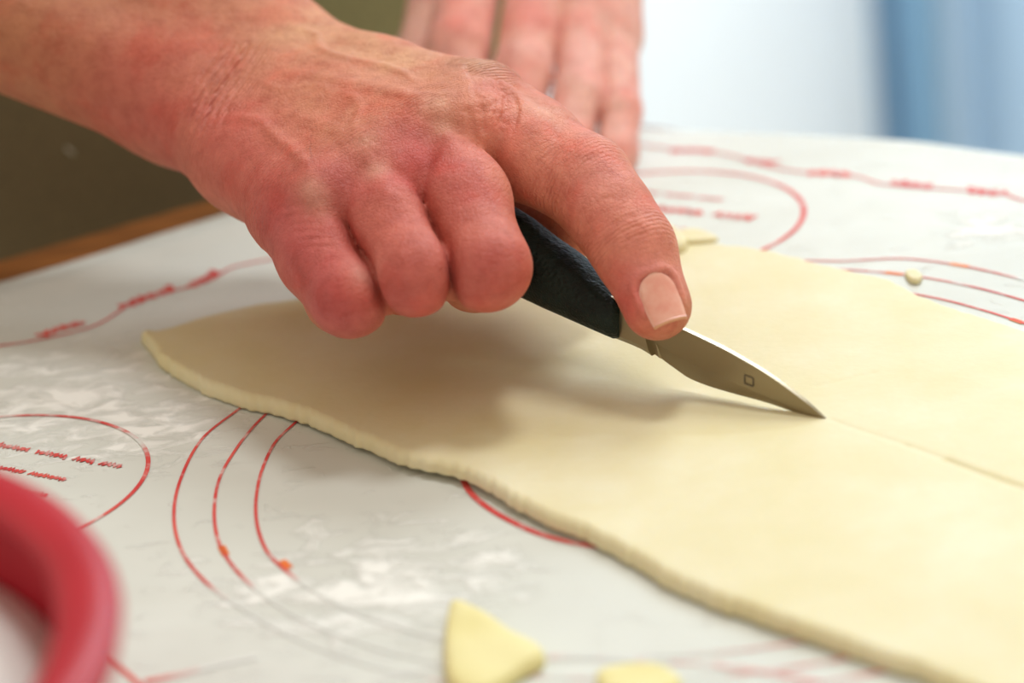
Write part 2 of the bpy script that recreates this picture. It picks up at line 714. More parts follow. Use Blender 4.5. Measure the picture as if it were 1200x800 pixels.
m_print = print_mat('red_print', rgb(206, 66, 66), rgb(220, 96, 88))
m_print2 = print_mat('orange_print', rgb(232, 128, 60), rgb(226, 110, 52))
zp = lambda p: mat_z(p) + .00022


def printed(name, strips, mat=m_print):
    V, F, n = [], [], 0
    for v, f in strips:
        V.append(v)
        F.append(f + n)
        n += len(v)
    return mesh_obj(name, np.vstack(V), np.vstack(F), mat, mat_root)


def arc(c, r, a0, a1, wd, n=160):
    a = np.radians(np.linspace(a0, a1, n))
    return ribbon(np.stack([c[0] + r * np.cos(a), c[1] + r * np.sin(a)], 1), wd, zp)


CC = np.array([.042, .6289])


def ring_from(points_px):
    g = np.array([G(*q)[:2] for q in points_px]) - CC
    return float(np.hypot(*g.T).mean())


def angle_px(q):
    g = G(*q)[:2] - CC
    return math.degrees(math.atan2(g[1], g[0]))


def polar_ring(points_px, wd, name='printed_ring'):
    """ring printed round the mat centre, a little out of round where the sheet was pulled"""
    g = np.array([G(*q)[:2] for q in points_px]) - CC
    a = np.unwrap(np.arctan2(g[:, 1], g[:, 0]))
    rr = np.hypot(*g.T)
    o = np.argsort(a)
    a, rr = a[o], rr[o]
    aa = np.concatenate([a - 2 * np.pi, a, a + 2 * np.pi])
    r3 = np.concatenate([rr, rr, rr])
    t = np.linspace(0, 2 * np.pi, 361)
    r = np.interp(t, aa, r3)
    ker = np.hanning(9)
    ker /= ker.sum()
    r = np.convolve(np.concatenate([r[-9:-1], r, r[1:9]]), ker, 'same')[8:-8]
    pts = np.stack([CC[0] + r * np.cos(t), CC[1] + r * np.sin(t)], 1)
    return printed(name, [ribbon(pts, wd, zp)])


o1 = [(280, 480), (240, 510), (215, 555), (205, 590), (206, 625), (215, 650), (245, 685), (290, 715), (985, 307), (1060, 303), (1130, 312), (1200, 328)]
o2 = [(310, 487), (275, 530), (258, 560), (252, 590), (252, 615), (258, 640), (300, 690), (1080, 325), (1140, 336), (1200, 352)]
o3 = [(345, 497), (325, 515), (310, 545), (302, 575), (300, 600), (315, 650), (340, 672), (390, 705), (1100, 350), (1140, 360), (1180, 372)]
polar_ring(o1, .00085)
polar_ring(o2, .00085)
polar_ring(o3, .00085)
polar_ring([(553, 580), (575, 598), (600, 612), (640, 629), (690, 640)], .0016)
for q, rdir in (((335, 661), o3), ((262, 645), o2), ((1124, 311), o1), ((1048, 321), o2), ((1192, 376), o3)):
    g = G(*q)[:2]
    a = math.degrees(math.atan2(*(g - CC)[::-1]))
    printed('printed_size_mark', [arc(CC, np.hypot(*(g - CC)), a - 1.3, a + 1.3, .0018, 8)], m_print2)

rngp = np.random.default_rng(4)


def scribble_row(p0, p1, h, wd=.0006, fill=.8):
    """a row of small printed lettering, too small to read"""
    p0, p1 = np.asarray(p0), np.asarray(p1)
    d = p1 - p0
    L = np.linalg.norm(d)
    d /= L
    n = np.array([-d[1], d[0]])
    out, s = [], 0.0
    while s < L - h:
        wl = min(h * rngp.uniform(1.6, 3.6), L - s)
        m_ = max(6, int(wl / h * 9))
        x = np.linspace(0, wl, m_)
        y = h * (.5 + .42 * np.sin(np.arange(m_) * 1.9 + rngp.uniform(0, 6)) * rngp.uniform(.6, 1.0, m_))
        out.append(ribbon(p0 + d * (s + x)[:, None] + n * y[:, None], wd, zp))
        s += wl + h * .55
    return out


# conversion circles in the corners, with rows of lettering
def text_circle(c, rad, ang, rows, wd):
    printed('printed_circle', [arc(c, rad, 0, 360, wd, 181)])
    d = np.array([math.cos(ang), math.sin(ang)])
    n = np.array([-d[1], d[0]])
    st = []
    for off_, a, b_, h in rows:
        st += scribble_row(c + n * off_ + d * a, c + n * off_ + d * b_, h, h * .2)
    printed('printed_lettering', st)


c_r = np.array([.0462, .7935])
text_circle(c_r, .0445, math.radians(-33), [(.020, -.022, .012, .0035), (.006, -.030, .028, .0075), (-.006, -.026, .020, .0035), (-.016, -.022, .016, .003)], .0016)
c_l = np.array([-.139, .6507])
text_circle(c_l, .0445, math.radians(-34), [(.021, -.012, .030, .0040), (.010, -.026, .024, .0034), (.001, -.030, .026, .0034), (-.009, -.028, .022, .0030), (-.018, -.020, .012, .0030)], .0012)


# border: wavy line broken by words
def border(px, words, wd):
    g = np.array([G(*q)[:2] for q in px])
    printed('printed_border_line', [ribbon(smooth_poly(g, 120), wd, zp)])
    st = []
    for (a, b_, h) in words:
        p0, p1 = G(*a)[:2], G(*b_)[:2]
        st += scribble_row(p0, p1, h, h * .24, 1.0)
    if st:
        printed('printed_border_lettering', st)


border([(-60, 412), (0, 406), (50, 397), (95, 386), (120, 376), (150, 357), (180, 345), (215, 338), (245, 330), (270, 316), (300, 309), (340, 300), (400, 270), (470, 250), (540, 220)],
       [((52, 397), (104, 379), .0075), ((150, 362), (212, 341), .0085), ((235, 338), (275, 317), .0075)], .0011)
border([(700, 165), (760, 172), (800, 177), (850, 181), (900, 196), (950, 204), (1000, 207), (1030, 216), (1070, 220), (1130, 224), (1170, 226), (1200, 236), (1260, 246)],
       [((785, 181), (832, 182), .008), ((866, 194), (905, 197), .008), ((944, 209), (990, 211), .009), ((1038, 221), (1084, 225), .009), ((1126, 230), (1172, 234), .009)], .0011)
border([(110, 752), (130, 772), (160, 800), (200, 840)], [], .0013)
border([(170, 800), (215, 790), (260, 778), (302, 770)], [], .0022)
border([(440, 800), (500, 784), (560, 776), (660, 770), (760, 774), (860, 782), (960, 800)], [], .0018)

# ------------------------------------------------------------------ dough
fr_px = [(185, 430), (215, 450), (260, 470), (300, 485), (350, 498), (420, 531), (480, 556), (530, 566), (560, 579), (620, 611),
         (700, 646), (750, 671), (790, 697), (850, 721), (920, 746), (1000, 776), (1080, 802), (1180, 850), (1300, 905)]
bk_px = [(178, 396), (200, 384), (240, 370), (300, 356), (350, 349), (420, 338), (500, 325), (580, 310), (660, 296), (730, 286), (790, 283), (830, 281), (900, 291),
         (985, 313), (1040, 326), (1085, 347), (1130, 363), (1200, 384), (1290, 414), (1420, 460)]
fr_g = smooth_poly([G(*q)[:2] for q in fr_px], 400)
bk_g = smooth_poly([G(u, v, .0034)[:2] for u, v in bk_px], 400)


def by_length(p, n):
    s = np.concatenate([[0], np.cumsum(np.linalg.norm(np.diff(p, axis=0), axis=1))])
    t = np.linspace(0, s[-1], n)
    return np.stack([np.interp(t, s, p[:, 0]), np.interp(t, s, p[:, 1])], 1)


NU, NV = 520, 300
A_ = by_length(fr_g, NU)
B_ = by_length(bk_g, NU)
TH = .0040
tipw = np.linspace(0, 1, NU)
# small ragged tears along the rim
A_ += (.0006 * vnoise(A_, 420, 1) + .0004 * vnoise(A_, 1100, 2))[:, None] * np.array([.55, .83])
B_ += (.0005 * vnoise(B_, 380, 3) + .0003 * vnoise(B_, 900, 4))[:, None] * np.array([.55, .83])
LEFT = G(166, 401)[:2]
vv_ = np.linspace(0, 1, NV)
vv_ = .5 - .5 * np.cos(np.pi * vv_)
vv_ = .35 * vv_ + .65 * np.linspace(0, 1, NV)
Dg = A_[:, None, :] * (1 - vv_[None, :, None]) + B_[:, None, :] * vv_[None, :, None]
# bow the left end outwards to its point
bow = np.clip(1 - np.linspace(0, 1, NU) / .05, 0, 1) ** 1.5
bulge = (np.exp(-((vv_ - .62) / .25) ** 2))
Dg += (bow[:, None] * bulge[None, :])[:, :, None] * (LEFT - (A_[0] * .38 + B_[0] * .62))
flat_ = Dg.reshape(-1, 2)
edge_d = np.minimum(np.minimum(np.linalg.norm(Dg - Dg[:, :1], axis=2), np.linalg.norm(Dg - Dg[:, -1:], axis=2)),
                    np.minimum(np.linalg.norm(Dg - Dg[:1], axis=2), np.linalg.norm(Dg - Dg[-1:], axis=2)))
e_ = np.clip(edge_d / .0036, 0, 1)
prof = np.sqrt(np.clip(1 - (1 - e_) ** 2, 0, 1))
lift = (.0007 + .0012 * np.clip(vnoise(A_, 34, 8) + .3, 0, 1))[:, None] * np.exp(-np.linalg.norm(Dg - Dg[:, :1], axis=2) / .012)
lift *= np.clip(np.linspace(0, 1, NU) / .12 - .5, 0, 1)[:, None]
top = TH * (.18 + .82 * prof) + lift + (.00022 * vnoise(flat_, 60, 11) + .00009 * vnoise(flat_, 260, 12)).reshape(NU, NV)
KT = G(975, 497, .003)[:2]                     # where the knife tip stands
# cut drawn by the knife, and a short nick
def groove(a, b_, depth, wd):
    ab = b_ - a
    t = np.clip(((Dg - a) @ ab) / (ab @ ab), 0, 1)
    d = np.linalg.norm(Dg - a - t[..., None] * ab, axis=2)
    return depth * np.exp(-(d / wd) ** 2)
top -= groove(G(1110, 538, .004)[:2], G(1330, 616, .004)[:2], .0005, .0009)
top -= groove(G(1062, 522, .004)[:2], G(1330, 616, .004)[:2], .0003, .0009)
top -= groove(KT, G(1062, 522, .004)[:2], .0002, .0008)
top -= groove(G(958, 452, .004)[:2], G(1022, 436, .004)[:2], .0002, .0010)
bot = mat_z(flat_).reshape(NU, NV) + .0002 + np.clip(lift - .0001, 0, 1)
top = np.maximum(top + mat_z(flat_).reshape(NU, NV), bot + .0004)
Vd = np.vstack([np.column_stack([flat_, top.ravel()]), np.column_stack([flat_, bot.ravel()])])
n_ = NU * NV
Fd = [grid_faces(NU, NV, 0), grid_faces(NU, NV, n_, True)]


def skirt(ids, flip):
    a = np.asarray(ids)
    q = np.stack([a[:-1], a[1:], a[1:] + n_, a[:-1] + n_], 1)
    return q[:, ::-1] if flip else q


Fd += [skirt(np.arange(NU) * NV, True), skirt(np.arange(NU) * NV + NV - 1, False), skirt(np.arange(NV), False), skirt((NU - 1) * NV + np.arange(NV), True)]
m_dough, nt, b = new_mat('pastry_dough')
b.inputs['Roughness'].default_value = 0.62
b.inputs['Specular IOR Level'].default_value = 0.3
b.inputs['Subsurface Weight'].default_value = 0.25
b.inputs['Subsurface Radius'].default_value = (1.0, 0.75, 0.4)
b.inputs['Subsurface Scale'].default_value = 0.0025
tc = nd(nt, 'ShaderNodeTexCoord')
n1 = nd(nt, 'ShaderNodeTexNoise', i_Scale=26.0, i_Detail=6.0, i_Roughness=0.6)
nt.links.new(tc.outputs['Object'], n1.inputs['Vector'])
r_ = ramp(nt, n1.outputs['Fac'], [(0.30, rgb(218, 206, 160)), (0.55, rgb(223, 213, 176)), (0.75, rgb(228, 221, 191))])
nt.links.new(r_.outputs[0], b.inputs['Base Color'])
n2 = nd(nt, 'ShaderNodeTexNoise', i_Scale=420.0, i_Detail=4.0)
nt.links.new(tc.outputs['Object'], n2.inputs['Vector'])
bp = nd(nt, 'ShaderNodeBump', i_Strength=0.25, i_Distance=0.0004)
nt.links.new(n2.outputs['Fac'], bp.inputs['Height'])
nt.links.new(bp.outputs[0], b.inputs['Normal'])
tag(mesh_obj('dough_sheet', Vd, np.vstack(Fd), m_dough), 'large rolled sheet of pale yellow pastry dough being cut on the mat', 'dough')


m_scrap = simple_mat('yellow_dough', rgb(226, 214, 146), rgb(232, 222, 164), 60, .65, .2, 400)


def dough_piece(name, px, th, label, seed, curl=0.0, z=0.0):
    """small offcut: rounded slab on an irregular outline"""
    g = smooth_poly([G(*q, z)[:2] for q in px], 60, closed=True)
    c = g.mean(0)
    rings = [(0.0, 1.0), (.25, 1.0), (.5, 1.0), (.75, .98), (.9, .9), (.97, .72), (1.0, .42), (1.0, .12), (.96, 0.0), (.5, 0.0)]
    V, F = [], []
    for s, h in rings[1:]:
        q = c + (g - c) * s
        base = z + (mat_z(q) if z < .003 else 0) + .0003
        V.append(np.column_stack([q, base + th * h + .0003 * vnoise(q, 300, seed) * (h > .3) + curl * s * s * ((g - c)[:, 0] > 0)]))
    V = np.vstack(V)
    n = 60
    R = len(rings) - 1
    for k in range(R - 1):
        for i in range(n):
            j = (i + 1) % n
            F.append((k * n + i, (k + 1) * n + i, (k + 1) * n + j, k * n + j))
    F.append(tuple(range(n)))
    F.append(tuple((R - 1) * n + i for i in range(n - 1, -1, -1)))
    o = mesh_obj(name, V, F, m_dough if seed > 22 else m_scrap)
    a2 = np.sum(g[:, 0] * np.roll(g[:, 1], -1) - np.roll(g[:, 0], -1) * g[:, 1])
    if a2 < 0:
        o.data.flip_normals()
    return tag(o, label, 'dough scrap', 'dough offcuts on the mat')


dough_piece('dough_scrap', [(527, 726), (536, 716), (560, 727), (600, 752), (640, 778), (610, 800), (560, 830), (528, 815), (522, 770)], .004,
            'three-cornered yellow dough offcut lying on the mat in the foreground', 21)
dough_piece('dough_scrap', [(700, 800), (735, 788), (775, 790), (800, 812), (760, 835), (715, 830)], .003,
            'small yellow dough offcut at the bottom edge of the view', 22)
dough_piece('dough_scrap', [(750, 254), (764, 259), (784, 275), (806, 290), (800, 300), (780, 300), (762, 284)], .0042,
            'curled torn shred of dough on the sheet rim beside the index finger', 23, curl=.0, z=.0028)
dough_piece('dough_scrap', [(1061, 323), (1072, 321), (1081, 328), (1076, 334), (1066, 332)], .0016,
            'tiny pale dough crumb lying against the far rim of the sheet', 24)
dough_piece('dough_scrap', [(795, 277), (812, 274), (832, 278), (842, 284), (824, 288), (802, 288)], .0016,
            'thin lifted flake of dough on the far rim of the sheet', 25, z=.0030)

# ------------------------------------------------------------------ knife
KH = math.radians(-42)
kx = np.array([-math.cos(KH), -math.sin(KH), 0])         # from the tip towards the handle
ky = np.array([kx[1], -kx[0], 0])
kt = G(975, 497, .003)
knife = empty('paring_knife', tuple(kt))
tag(knife, 'paring knife with a black handle and steel blade, its tip in the dough', 'knife')


def kplane(u, v):
    r = ray(u, v)
    p = CAM + r * (((kt - CAM) @ ky) / (r @ ky))
    return np.array([(p - kt) @ kx, p[2]])


def kp(s, t, z):
    return kt + kx * s + ky * t + np.array([0, 0, z - kt[2]])


def spline2(px, n):
    return smooth_poly([kplane(*q) for q in px], n)


N_B = 60
lower = spline2([(975, 497), (940, 486), (900, 472), (860, 461), (830, 452), (808, 443), (793, 433), (778, 422), (762, 409), (748, 401), (728, 392)], N_B)
upper = spline2([(975, 497), (962, 485), (940, 466), (900, 437), (850, 408), (800, 384), (780, 374), (760, 364), (748, 358), (735, 351), (716, 342)], N_B)
V, F = [], []
for i in range(N_B):
    s_ = i / (N_B - 1)
    lo, up = lower[i], upper[i]
    hw = .0006 * min(1, s_ * 4 + .15) + (.0007 if s_ > .75 else 0) * min(1, (s_ - .75) * 8)
    eb = .00004 if s_ < .72 else hw * .75
    g = .35
    for a, t in ((0, eb), (g, hw * .8), (1, hw), (1, -hw), (g, -hw * .8), (0, -eb)):
        q = lo * (1 - a) + up * a
        V.append(kp(q[0], t, q[1]))
for i in range(N_B - 1):
    for a in range(6):
        c = (a + 1) % 6
        F.append((i * 6 + a, i * 6 + c, i * 6 + 6 + c, i * 6 + 6 + a))
F.append(tuple(range(5, -1, -1)))
F.append(tuple((N_B - 1) * 6 + a for a in range(6)))
m_steel, nt, b = new_mat('brushed_steel')
b.inputs['Metallic'].default_value = 1.0
b.inputs['Roughness'].default_value = 0.34
b.inputs['Base Color'].default_value = rgb(158, 146, 124)
tc = nd(nt, 'ShaderNodeTexCoord')
mp = nd(nt, 'ShaderNodeMapping')
mp.inputs['Rotation'].default_value = (0, 0, -KH)
mp.inputs['Scale'].default_value = (1500, 90, 90)
nt.links.new(tc.outputs['Object'], mp.inputs[0])
n1 = nd(nt, 'ShaderNodeTexNoise', i_Scale=1.0, i_Detail=3.0)
nt.links.new(mp.outputs[0], n1.inputs['Vector'])
bp = nd(nt, 'ShaderNodeBump', i_Strength=0.08, i_Distance=0.0003)
nt.links.new(n1.outputs['Fac'], bp.inputs['Height'])
nt.links.new(bp.outputs[0], b.inputs['Normal'])
blade = mesh_obj('blade', V, F, m_steel, knife, smooth=False)
# steel collar between blade and handle
V, F = [], []
i0 = int(N_B * .76)
for i in range(i0, N_B):
    lo, up = lower[i], upper[i]
    hw = .0021 + .0012 * (i - i0) / (N_B - i0)
    for a, t in ((-.02, hw * .7), (.12, hw), (.88, hw), (1.02, hw * .7), (1.02, -hw * .7), (.88, -hw), (.12, -hw), (-.02, -hw * .7)):
        q = lo * (1 - a) + up * a
        V.append(kp(q[0], t, q[1]))
nb_ = N_B - i0
for i in range(nb_ - 1):
    for a in range(8):
        c = (a + 1) % 8
        F.append((i * 8 + a, i * 8 + c, i * 8 + 8 + c, i * 8 + 8 + a))
F.append(tuple(range(7, -1, -1)))
F.append(tuple((nb_ - 1) * 8 + a for a in range(8)))
mesh_obj('bolster', V, F, m_steel, knife, smooth=False)
# small etched maker's square on the blade
m_etch = simple_mat('etched_mark', rgb(104, 94, 78), rgb(120, 108, 90), 900, 0.5)
mk = [kplane(874, 438), kplane(884, 442), kplane(884, 452), kplane(874, 448)]
ev, ef = [], []
for (a, b_) in zip(mk, mk[1:] + mk[:1]):
    d = (b_ - a) / np.linalg.norm(b_ - a)
    n2_ = np.array([-d[1], d[0]]) * .00018
    k0 = len(ev)
    for q in (a + n2_, b_ + n2_, b_ - n2_, a - n2_):
        ev.append(kp(q[0], -.00070 if kp(0, -1, 0)[1] < kp(0, 1, 0)[1] else .00070, q[1]))
    ef.append((k0, k0 + 1, k0 + 2, k0 + 3))
mesh_obj('maker_mark', ev, ef, m_etch, blade, smooth=False)

# handle: black, swelling towards the palm
hl = smooth_poly([kplane(*q) for q in [(734, 396), (710, 385), (680, 371), (645, 355), (612, 340), (575, 322), (530, 296), (490, 270), (470, 258)]], 40)
hu = smooth_poly([kplane(*q) for q in [(734, 352), (715, 338), (690, 318), (665, 298), (640, 280), (610, 256), (570, 232), (530, 212), (505, 205)]], 40)
V, F = [], []
NS = 20
for i in range(40):
    c = (hl[i] + hu[i]) / 2
    hh = (hu[i] - hl[i]) / 2
    e = 1.0
    if i == 0:
        e = .86
    if i > 35:
        e = math.sqrt(max(0.02, 1 - ((i - 35) / 4.2) ** 2))
    wd = (.0058 + .0022 * min(1, i / 14)) * e
    for k in range(NS):
        a = 2 * math.pi * k / NS
        cs, sn = math.cos(a), math.sin(a)
        cs = math.copysign(abs(cs) ** .8, cs)
        sn = math.copysign(abs(sn) ** .8, sn)
        q = c + hh * sn * e
        V.append(kp(q[0], wd * cs, q[1]))
for i in range(39):
    for k in range(NS):
        j = (k + 1) % NS
        F.append((i * NS + k, i * NS + j, i * NS + NS + j, i * NS + NS + k))
F.append(tuple(range(NS - 1, -1, -1)))
F.append(tuple(39 * NS + k for k in range(NS)))
m_handle = simple_mat('black_textured_plastic', rgb(8, 20, 18), rgb(24, 42, 38), 220, 0.5, 0.9, 850, spec=0.3, dist=.0008)
mesh_obj('handle', V, F, m_handle, knife)

# ------------------------------------------------------------------ red bowl with flour
BZ = .062
bc = np.array([*G(-588, 812, BZ)[:2]])
BR = float(np.linalg.norm(G(112, 800, BZ)[:2] - bc))
m_red = simple_mat('red_plastic', rgb(188, 26, 46), rgb(172, 20, 40), 20, 0.5)
bowl = empty('bowl', (float(bc[0]), float(bc[1]), .0012))
tag(bowl, 'glossy red bowl half full of flour at the bottom left corner', 'bowl')


def lathe(name, prof, c, mat, parent, n=72):
    V, F = [], []
    for r, z in prof:
        for k in range(n):
            a = 2 * math.pi * k / n
            V.append((c[0] + r * math.cos(a), c[1] + r * math.sin(a), z))
    for i in range(len(prof) - 1):
        for k in range(n):
            j = (k + 1) % n
            F.append((i * n + k, i * n + j, i * n + n + j, i * n + n + k))
    F.append(tuple(range(n - 1, -1, -1)))
    F.append(tuple((len(prof) - 1) * n + k for k in range(n)))
    return mesh_obj(name, V, F, mat, parent)


lathe('bowl_shell', [(BR * .45, .0014), (BR * .52, .0012), (BR * .60, .006), (BR * .80, .022), (BR * .92, .042), (BR * .955, BZ - .008), (BR * .99, BZ - .006), (BR, BZ - .002), (BR * .99, BZ),
                     (BR * .955, BZ + .0012), (BR * .905, BZ + .0002), (BR * .888, BZ - .002), (BR * .895, BZ - .004), (BR * .93, BZ - .0055), (BR * .935, BZ - .010), (BR * .89, .038), (BR * .77, .020), (BR * .5, .008)], bc, m_red, bowl, 120)
m_flour = simple_mat('white_flour', rgb(232, 230, 226), rgb(240, 239, 236), 300, 0.95, 0.6, 600)
fl_ = lathe('flour', [(BR * .875, .040), (BR * .890, .0445), (BR * .6, .049), (BR * .3, .046), (.004, .050)], bc, m_flour, None, 120)
tag(fl_, 'white flour filling the red bowl', 'flour', kind='stuff')

# ------------------------------------------------------------------ the person
t_start = time.time()
FI = np.array([0.485, -0.874, 0.0])          # the way the person faces
RI = np.array([-0.874, -0.485, 0.0])         # the person's right
HIP = np.array([-0.148, 1.045, 0.0])          # trunk axis at table height


def stations(*spec):
    out = [spec[0][0]]
    for a, b, h in spec:
        n = max(1, int(round((b - a) / h)))
        out += list(a + (b - a) * (np.arange(n) + 1) / n)
    return out


xs = stations((-0.43, -0.19, 0.006), (-0.19, -0.16, 0.003), (-0.16, 0.058, 0.00095), (0.058, 0.10, 0.004), (0.10, 0.30, 0.008))
ys = stations((0.60, 0.632, 0.004), (0.632, 0.83, 0.00095), (0.83, 0.985, 0.0015), (0.985, 1.30, 0.008))
zs = stations((-0.10, 0.0, 0.008), (0.0, 0.118, 0.00095), (0.118, 0.15, 0.003), (0.15, 0.62, 0.008))
FD = Field(xs, ys, zs)

I_ = [P(566, 126, .745), P(624, 170, .731), P(686, 214, .717), P(716, 252, .710), P(742, 290, .704), P(770, 358, .699)]
M_ = [P(507, 160, .726), P(540, 236, .708), P(571, 314, .690), P(556, 320, .716), P(545, 292, .737)]
R_ = [P(426, 200, .722), P(458, 262, .706), P(487, 322, .689), P(471, 325, .714), P(465, 294, .735)]
K_ = [P(347, 244, .722), P(380, 300, .708), P(411, 349, .694), P(398, 350, .716), P(398, 325, .734)]
WD = I_[0] - K_[0]
WD /= np.linalg.norm(WD)
W_C = P(252, 88, .79)
W_U, W_R = W_C - WD * .013, W_C + WD * .015
HD = (M_[0] + R_[0]) / 2 - W_C
HD /= np.linalg.norm(HD)
DN = np.cross(WD, HD)
DN /= np.linalg.norm(DN)
if DN[2] < 0:
    DN = -DN
ELB = np.array([-0.325, 0.885, 0.172])
SH_R = HIP + RI * .185 + np.array([0, 0, .40])

palm = FD.new()
for (base, mcp, r0, r1) in ((W_R, I_[0], .0165, .0118), (W_R * .6 + W_U * .4, M_[0], .0170, .0118),
                            (W_R * .3 + W_U * .7, R_[0], .0168, .0116), (W_U, K_[0], .0165, .0115)):
    mid = base * .45 + mcp * .55 - DN * .0015
    FD.cone(palm, base, mid, r0, .0118, .009)
    FD.cone(palm, mid, mcp, .0118, r1, .009)
    if mcp is not K_[0]:
        FD.cone(palm, base - DN * .006, mcp - DN * .010 - HD * .010, .013, .011, .010)
FD.cone(palm, W_R - DN * .012, I_[0] - DN * .022 - HD * .03 + WD * .004, .015, .014, .012)      # ball of the thumb
FD.cone(palm, W_U - DN * .002 + WD * .006, K_[0] - DN * .006 - HD * .028 + WD * .012, .012, .011, .010)               # heel of the hand
# wrist and forearm
fa_ax = ELB - W_C
fa_ax /= np.linalg.norm(fa_ax)
wn = np.cross(fa_ax, WD)
fu1, fr1 = W_U + fa_ax * .10 - WD * .000, W_R + fa_ax * .10 + WD * .000
FD.cone(palm, W_U, fu1, .0175, .0200, .010)
FD.cone(palm, W_R, fr1, .0190, .0230, .010)
FD.cone(palm, fu1, ELB - WD * .008, .0200, .034, .012)
FD.cone(palm, fr1, ELB + WD * .010, .0240, .038, .012)
FD.cone(palm, ELB, SH_R, .043, .052, .03, margin=.04)

# webs between the fingers and flesh between the knuckles
for A_f, B_f, web, r1 in ((I_, M_, P(556, 148, .7215), .0095), (M_, R_, P(477, 210, .713), .0094), (R_, K_, P(380, 229, .7125), .0094)):
    mm = (A_f[0] + B_f[0]) / 2 - DN * .001
    FD.cone(palm, mm - HD * .025, mm, .0112, .0112, .008)
    FD.cone(palm, mm, web - DN * .0005, .0112, r1, .006)

hand = palm.copy()


def finger(pts, k=.006, crease=True, flat=None):
    f = FD.new()
    if flat:                      # broad, flattish first bone
        a0, a1 = pts[0][0], pts[2][0]
        d_ = (a1 - a0) / np.linalg.norm(a1 - a0)
        n_ = CAM - (a0 + a1) / 2
        n_ -= d_ * (n_ @ d_)
        FD.chain(f, [(p, r * 1.07) for p, r in pts[:3]], .005, (n_, flat))
        FD.chain(f, pts[2:], .005)
    else:
        FD.chain(f, pts, .005)
    sl = FD.box([p for p, r in pts], .045)
    g = smin(palm[sl], f[sl], k)
    h0 = hand[sl]
    groove_ = .0028 * np.exp(-((h0 - g) / .0022) ** 2) * np.clip((palm[sl] - .0004) / .0022, 0, 1)
    hand[sl] = np.minimum(h0, g) + (groove_ if crease else 0)


finger([(I_[0], .0127), (I_[1], .0117), (I_[2], .0113), (I_[3], .0102), (I_[4], .0098), (I_[5], .0087)], .007)
finger([(P(566, 142, .730), .0120), (P(610, 178, .7235), .0112), (P(668, 217, .717), .0097)], .005, False)      # flesh on the palm side of the index finger
finger([(M_[0], .0120), (M_[1], .0112), (M_[2], .0097), (M_[3], .0089), (M_[4], .0088)], flat=.88)
finger([(R_[0], .0118), (R_[1], .0108), (R_[2], .0092), (R_[3], .0084), (R_[4], .0083)], flat=.88)
finger([(K_[0], .0116), (K_[1], .0104), (K_[2], .0088), (K_[3], .0079), (K_[4], .0076)], flat=.90)
T_ = [W_R + HD * .014 - DN * .012, P(480, 190, .795), P(600, 236, .768), P(662, 268, .747)]
finger([(T_[0], .015), (T_[1], .0135), (T_[2], .0112), (T_[3], .0092)], .012, False)

# flesh closing the clefts between the folded fingers
core = FD.new()
for A_f, B_f in ((K_, R_), (R_, M_)):
    back = (A_f[1] + B_f[1]) / 2 - CAM
    back /= np.linalg.norm(back)
    FD.chain(core, [((A_f[j] + B_f[j]) / 2 + back * dp, r) for j, dp, r in ((0, .009, .009), (1, .0090, .0078), (2, .009, .0070))], .003)
    FD.cone(core, (A_f[2] + B_f[2]) / 2 + back * .006, (A_f[3] + B_f[3]) / 2, .0065, .006, .003)
hand = np.minimum(hand, core)
del core

# left hand resting flat behind
LI = [P(556, -45, .930), P(537, 58, .902), P(536, 120, .892), P(526, 160, .886)]
LM = [P(632, -25, .925), P(613, 88, .892), P(598, 150, .880), P(590, 195, .874)]
LR = [P(684, 5, .920), P(678, 116, .888), P(664, 170, .876), P(656, 208, .870)]
LK = [P(714, 40, .915), P(726, 130, .886), P(722, 180, .876), P(716, 208, .871)]
LW = (LM[0] + LR[0]) / 2 + np.array([.004, .072, .042])
LD = LI[0] - LK[0]
LD /= np.linalg.norm(LD)
SH_L = HIP - RI * .185 + np.array([0, 0, .40])
ELB_L = np.array([.175, 1.145, .175])
palmL = FD.new()
for s_, mcp in ((.020, LI[0]), (.007, LM[0]), (-.006, LR[0]), (-.018, LK[0])):
    FD.cone(palmL, LW + LD * s_, mcp, .0165, .0112, .009)
FD.cone(palmL, LW, ELB_L, .025, .038, .012)
FD.cone(palmL, ELB_L, SH_L, .043, .052, .03, margin=.04)
for pts, r in ((LI, (.0112, .0104, .0092, .0078)), (LM, (.0110, .0096, .0090, .0076)),
               (LR, (.0104, .0085, .0080, .0070)), (LK, (.0094, .0068, .0066, .0060))):
    f = FD.new()
    FD.chain(f, list(zip(pts, r)), .003)
    sl = FD.box(pts, .045)
    g = smin(palmL[sl], f[sl], .004)
    h0 = hand[sl]
    hand[sl] = np.minimum(h0, g) + .0011 * np.exp(-((h0 - g) / .0018) ** 2) * np.clip((palmL[sl] - .0004) / .003, 0, 1)
f = FD.new()
FD.chain(f, [(LW + LD * .024, .014), (P(505, 70, .925), .0115), (P(512, 150, .895), .0095)], .004)
hand = np.minimum(hand, smin(palmL, f, .010))

# trunk, under the clothes
trunk = FD.new()
for z0, z1, h0, h1 in ((-.09, .15, .115, .110), (.15, .40, .110, .125)):
    for s_ in (-.07, 0, .07):
        FD.cone(trunk, HIP + RI * s_ + [0, 0, z0], HIP + RI * s_ + [0, 0, z1], h0 * .86, h1 * .86, .03, margin=.05)
FD.cone(trunk, SH_R + [0, 0, .0], SH_L + [0, 0, .0], .052, .052, .05, margin=.05)
FD.cone(trunk, HIP + [0, 0, .40], HIP + [0, 0, .53] + FI * .02, .065, .055, .05, margin=.05)
hand = smin(hand, trunk, .02)
del palm, palmL, trunk, f
BV, BQ = FD.nets(hand)
del hand
BV = relax(BV, BQ, 9)
# two splits only where the skin is bare and seen
BV, BQ = subdivide(BV, BQ)
BV = relax(BV, BQ, 4)
# calm the skin deep inside the creases
_e = edges_of(BQ)
_n = len(BV)
_deg = np.maximum(np.bincount(_e.ravel(), minlength=_n), 1)


